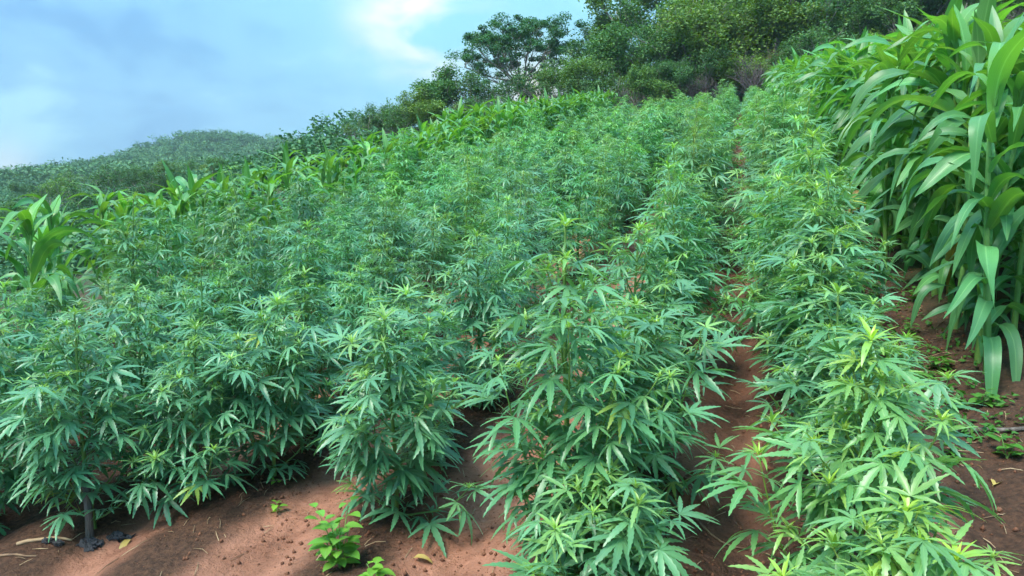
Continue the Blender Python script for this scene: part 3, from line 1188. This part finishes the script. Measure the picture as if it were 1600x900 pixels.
# ================================================================== far hill forest (one mass)
rs = np.random.RandomState(9)
cs, rad = [], []
cnt = 0
pts = []
while len(pts) < 2300:
    D = math.sqrt(rs.uniform(105 ** 2, 240 ** 2)); ang = R(rs.uniform(19, 60))
    pts.append((-D * math.sin(ang), D * math.cos(ang)))
pts = np.array(pts)
z = terrain(pts[:, 0], pts[:, 1])
tage = []
for (x, y), h in zip(pts, z):
    s_ = rs.uniform(1.2, 3.0)
    ta = rs.rand() ** 2 * .8
    for j in range(8):
        cs.append((x + rs.normal(0, s_ * .48), y + rs.normal(0, s_ * .48), h + s_ * rs.uniform(.3, 1.15)))
        rad.append(s_ * rs.uniform(.28, .5)); tage.append(ta)
V, T, age = leaf_cards(np.array(cs), np.array(rad), 22, .48, rs, .7, .84, 1.1)
age = np.clip(age * .12 + np.repeat(tage, 22 * 4), 0, 1)
obj('hillside_forest', to_mesh('hillside_forest', V, T, M['hill_leaf'], {'age': age, 'vein': np.zeros(len(V))}, False), kind='stuff')

# scrub covering the dip: one mass
rs = np.random.RandomState(19)
cs, rad, n_ = [], [], 0
for i in range(1500):
    D = 21 + 90 * rs.rand() ** 1.3; ang = R(rs.uniform(22, 60))
    x, y = -D * math.sin(ang), D * math.cos(ang)
    if x > -6.2 or y > edge_y(x) + 1 and x > -13:
        continue
    h = gz(x, y); b_ = rs.uniform(.35, .8) * (.8 + D / 70)
    for j in range(6):
        cs.append((x + rs.normal(0, b_ * .5), y + rs.normal(0, b_ * .5), h + b_ * rs.uniform(.1, 1.0))); rad.append(b_ * rs.uniform(.3, .6))
V, T, age = leaf_cards(np.array(cs), np.array(rad), 26, .16, rs, .7, .55)
obj('valley_scrub', to_mesh('valley_scrub', V, T, M['hill_leaf'], {'age': age, 'vein': np.zeros(len(V))}, False), kind='stuff')

# single trees and bushes in the dip between the maize strip and the far hill
rg = random.Random(91)
k = 0
for u, D in [(330, 62), (300, 48), (255, 40), (215, 46), (170, 36), (130, 44), (90, 38), (50, 52), (365, 40), (395, 52), (425, 36), (450, 46), (280, 70), (190, 66), (110, 70), (345, 34), (410, 66), (30, 34), (240, 30), (150, 28)]:
    k += 1
    a = R(16.4) + math.atan((800 - u) / 1186.7)
    x, y = -D * math.sin(a), D * math.cos(a)
    v = (TV + PV)[rg.randrange(9)]
    pale = k == 1
    tree('valley_tree', x, y, v, min(.8, max(.16, (1.05 + D * rg.uniform(.022, .050) * (1.25 if k == 1 else 1) - gz(x, y)) / v[2])), 'pale yellow-green tree standing out below the far hill' if pale else f'small tree in the dip before the far hill, {ordinal(k)} of these', 'tree', 'trees in the dip before the far hill', (2.0, 1.5, .9) if pale else rg.choice(G_), rg)


# ================================================================== small things on the ground
def oval_leaf(rg, L, W, fold=.25, arch=.6, pet=.012, age=0.0, N=5):
    V, T, ve = leaflet(L, W, 0.0, N, False, rg.uniform(.1, .5), arch, fold, .05, rg)
    V = V + np.array([0, pet, pet * .4])
    V = np.concatenate([V, [(.0012, 0, 0), (-.0012, 0, 0), (0, 0, -.0015)]])
    n = len(V) - 3
    T = np.concatenate([T, [(n, 0, n + 1), (n + 1, 0, n + 2), (n + 2, 0, n)]])
    return V, T, np.concatenate([ve, [.9] * 3]), np.full(len(V), age)


OV = lib(lambda rg: oval_leaf(rg, .050, .0165, age=rg.uniform(0, .5)), 5, 1300, 'oval_leaf', M['weed'])


def broad_weed(loc, label, H, stems, scale, tint, seed, grp=None):
    rg = random.Random(seed)
    root = thing('broadleaf_weed', loc, label, 'weed', grp, rg.uniform(0, 6), scale)
    for k in range(stems):
        a = rg.uniform(0, 6.28); ln = rg.uniform(.2, .6)
        h = H * rg.uniform(.6, 1.1)
        P = [np.array([math.cos(a) * ln * h * t ** 1.3, math.sin(a) * ln * h * t ** 1.3, h * t - .005]) for t in np.linspace(0, 1, 6)]
        ac = Acc(('age',)); ac.add(*tube(P, np.linspace(.0022, .0012, 6), 4))
        obj('stem', ac.mesh('stem', M['stem']), root)
        az = rg.uniform(0, 6)
        for j in range(1, 6):
            for sd_ in (0, math.pi):
                if rg.random() < .15:
                    continue
                m = Matrix.Translation(Vector(P[j])) @ Matrix.Rotation(az + sd_, 4, 'Z') @ Matrix.Rotation(rg.uniform(-.3, .3), 4, 'X') @ Matrix.Scale(rg.uniform(.55, 1.1) * (1.0 if j < 5 else .6), 4)
                obj('leaf', OV[rg.randrange(5)][0], root, m, tint)
            az += 1.57
    return root


def on(x, y, dz_=0.0):
    return (x, y, gz(x, y) + dz_)


broad_weed(on(-.93, 1.62), 'bright green round-leaved weed on the bare soil at the front', .15, 6, 1.05, (.62, .72, .68), 3)
broad_weed(on(-.80, 1.56), 'small round-leaved weed sprout beside the larger bright weed', .10, 2, .8, (.75, .8, .7), 4)
broad_weed(on(-1.32, 1.93), 'tiny weed seedling alone on the sloping path', .05, 1, .55, (.8, .85, .7), 5)
broad_weed(on(-1.42, 2.08), 'very small sprout under the leaves at the upper path edge', .03, 1, .45, (.8, .9, .7), 6)
rgw = random.Random(15)
WP = [(.52, 2.55), (.60, 2.75), (.55, 3.05), (.66, 3.25), (.58, 3.5), (.72, 2.5), (.68, 2.85), (.62, 3.8), (.70, 4.1), (.56, 4.3), (.66, 4.7), (.74, 3.6), (.47, 2.1), (.58, 2.2), (.70, 2.2)]
for i, (x, y) in enumerate(WP):
    broad_weed(on(x, y), f'low weed on the path along the tall maize, {ordinal(i + 1)} counting up the slope', rgw.uniform(.04, .09), rgw.choice([2, 3]), rgw.uniform(.5, .9), (.36, .5, .5), 40 + i, 'weeds on the path along the tall maize')

# low ground cover between the weeds
rs = np.random.RandomState(23)
cs = []
for i in range(420):
    y = 2.3 + 7 * rs.rand() ** 1.4; x = rs.normal(.62, .11)
    cs.append((x, y, gz(x, y) + .012))
V, T, age = leaf_cards(np.array(cs), np.full(len(cs), .035), 5, .022, rs, .35, .8)
obj('ground_cover', to_mesh('ground_cover', V, T, M['weed'], {'age': age * .3, 'vein': np.zeros(len(V))}, False), color=(.30, .42, .42), kind='stuff')


def rod(name, pts, radii, mat, sides, label, cat):
    a = Acc(('age',)); a.add(*tube(pts, radii, sides))
    o = obj(name, a.mesh(name, mat))
    o['label'] = label; o['category'] = cat
    return o


x, y = -1.87, 1.76
rod('stake', [np.array(on(x, y, -.04)), np.array(on(x + .004, y, .08)), np.array(on(x - .002, y + .004, .17)), np.array(on(x + .008, y + .006, .21))], [.0125, .0118, .011, .010], M['stake'], 9,
    'short weathered grey stake in the soil beside black scraps', 'stake')
x, y = -.325, 1.50
rod('stake', [np.array(on(x, y, -.03)), np.array(on(x + .003, y, .05)), np.array(on(x + .004, y + .004, .12))], [.0085, .008, .0075], M['stake'], 8,
    'thin grey stake at the foot of the front plant by the furrow', 'stake')


def lying(name, x, y, ang, L, r, bend, mat, label, cat, lift=0.0, sides=6):
    P = []
    for t in np.linspace(-.5, .5, 7):
        px_ = x + math.cos(ang) * L * t - math.sin(ang) * bend * (1 - 4 * t * t)
        py_ = y + math.sin(ang) * L * t + math.cos(ang) * bend * (1 - 4 * t * t)
        P.append(np.array(on(px_, py_, r * .8 + lift)))
    return rod(name, P, np.linspace(r * 1.15, r * .6, 7), mat, sides, label, cat)


lying('twig', -.02, 1.86, R(-28), .17, .0034, -.03, M['stick'], 'thin curved dark twig lying in the furrow', 'twig')
lying('twig', -.17, 1.50, R(-55), .13, .0042, .005, M['stick'], 'straight dry twig beside the thin stake', 'twig')
lying('twig', -1.98, 1.70, R(20), .16, .006, .012, M['straw'], 'pale bent twig at the foot of the grey stake', 'twig')
lying('twig', -2.02, 1.62, R(8), .17, .0045, -.01, M['stick'], 'dark twig lying in front of the grey stake', 'twig')
lying('branch', .74, 2.32, R(-12), .36, .008, .01, M['stake'], 'grey dry branch lying on the path below the maize', 'branch')
lying('twig', .10, 1.55, R(60), .07, .006, .004, M['stick'], 'short brown stick under the bright yellow-green plant', 'twig')


def scrap(x, y, w, h, seed, label):
    rs = np.random.RandomState(seed)
    n = 9
    u, v = np.meshgrid(np.linspace(-1, 1, n), np.linspace(-1, 1, n), indexing='ij')
    zz = np.abs(rs.normal(0, .005, (n, n))) + .008 * (1 - u * u) * (1 - v * v) * rs.uniform(.3, 1.3, (n, n))
    px_ = x + u * w + rs.normal(0, .006, (n, n)); py_ = y + v * h + rs.normal(0, .006, (n, n))
    pz = terrain(px_, py_) + zz + .002
    top = np.stack([px_, py_, pz], -1).reshape(-1, 3)
    i_ = np.arange(n * n).reshape(n, n)
    q = np.stack([i_[:-1, :-1], i_[1:, :-1], i_[1:, 1:], i_[:-1, 1:]], -1).reshape(-1, 4)
    q = q[rs.rand(len(q)) > .12]
    T1 = np.concatenate([q[:, [0, 1, 2]], q[:, [0, 2, 3]]])
    V = np.concatenate([top, top - (0, 0, .003)])
    T = np.concatenate([T1, T1[:, ::-1] + n * n])
    o = obj('black_scrap', to_mesh('black_scrap', V, T, M['char'], None, False))
    o['label'] = label; o['category'] = 'scrap'


scrap(-1.84, 1.735, .035, .018, 2, 'crumpled black scrap right at the foot of the grey stake')
scrap(-1.78, 1.79, .034, .014, 4, 'crumpled black scrap under the leaves behind the grey stake')
scrap(-1.95, 1.70, .035, .009, 6, 'narrow black scrap among the twigs by the grey stake')


def fallen(x, y, s_, seed, label, mat='dry'):
    rg = random.Random(seed)
    V, T, ve, ag = oval_leaf(rg, .055 * s_, .011 * s_, .5, 1.2, .004)
    o = obj('fallen_leaf', to_mesh('fallen_leaf', V, T, M[mat], {'age': ag, 'vein': ve}), None,
            Matrix.Translation(on(x, y, .006)) @ Matrix.Rotation(rg.uniform(0, 6), 4, 'Z') @ Matrix.Rotation(rg.uniform(-.3, .1), 4, 'X'))
    o['label'] = label; o['category'] = 'leaf'


fallen(-.76, 1.68, 1.1, 1, 'curled pale dry leaf on the soil beside the round-leaved weed')
fallen(.63, 2.06, 1.3, 2, 'yellow fallen leaf on the path below the maize')
fallen(-1.74, 1.79, 1.2, 3, 'yellowed fallen leaf beside the black scraps')
fallen(-.22, 1.56, 1.1, 6, 'pale yellow dead leaf at the foot of the tall furrow-side plant')


# ================================================================== air
def haze_box():
    x0, x1, y0, y1, z0, z1 = -430, 430, -70, 530, float(GZ.min()) - 1, float(GZ.max()) + 6
    V = [(x, y, z) for x in (x0, x1) for y in (y0, y1) for z in (z0, z1)]
    T = [(0, 1, 3), (0, 3, 2), (4, 6, 7), (4, 7, 5), (0, 4, 5), (0, 5, 1), (2, 3, 7), (2, 7, 6), (0, 2, 6), (0, 6, 4), (1, 5, 7), (1, 7, 3)]
    m, nt = mat_new('haze')
    k = NT(nt)
    v = k.n('ShaderNodeVolumePrincipled')
    v.inputs['Color'].default_value = (.66, .82, .92, 1)
    v.inputs['Density'].default_value = .0007
    o = k.n('ShaderNodeOutputMaterial')
    nt.links.new(v.outputs[0], o.inputs['Volume'])
    obj('haze', to_mesh('haze', V, T, m, None, False), kind='stuff')


haze_box()
print('ground z', GZ.min(), GZ.max())
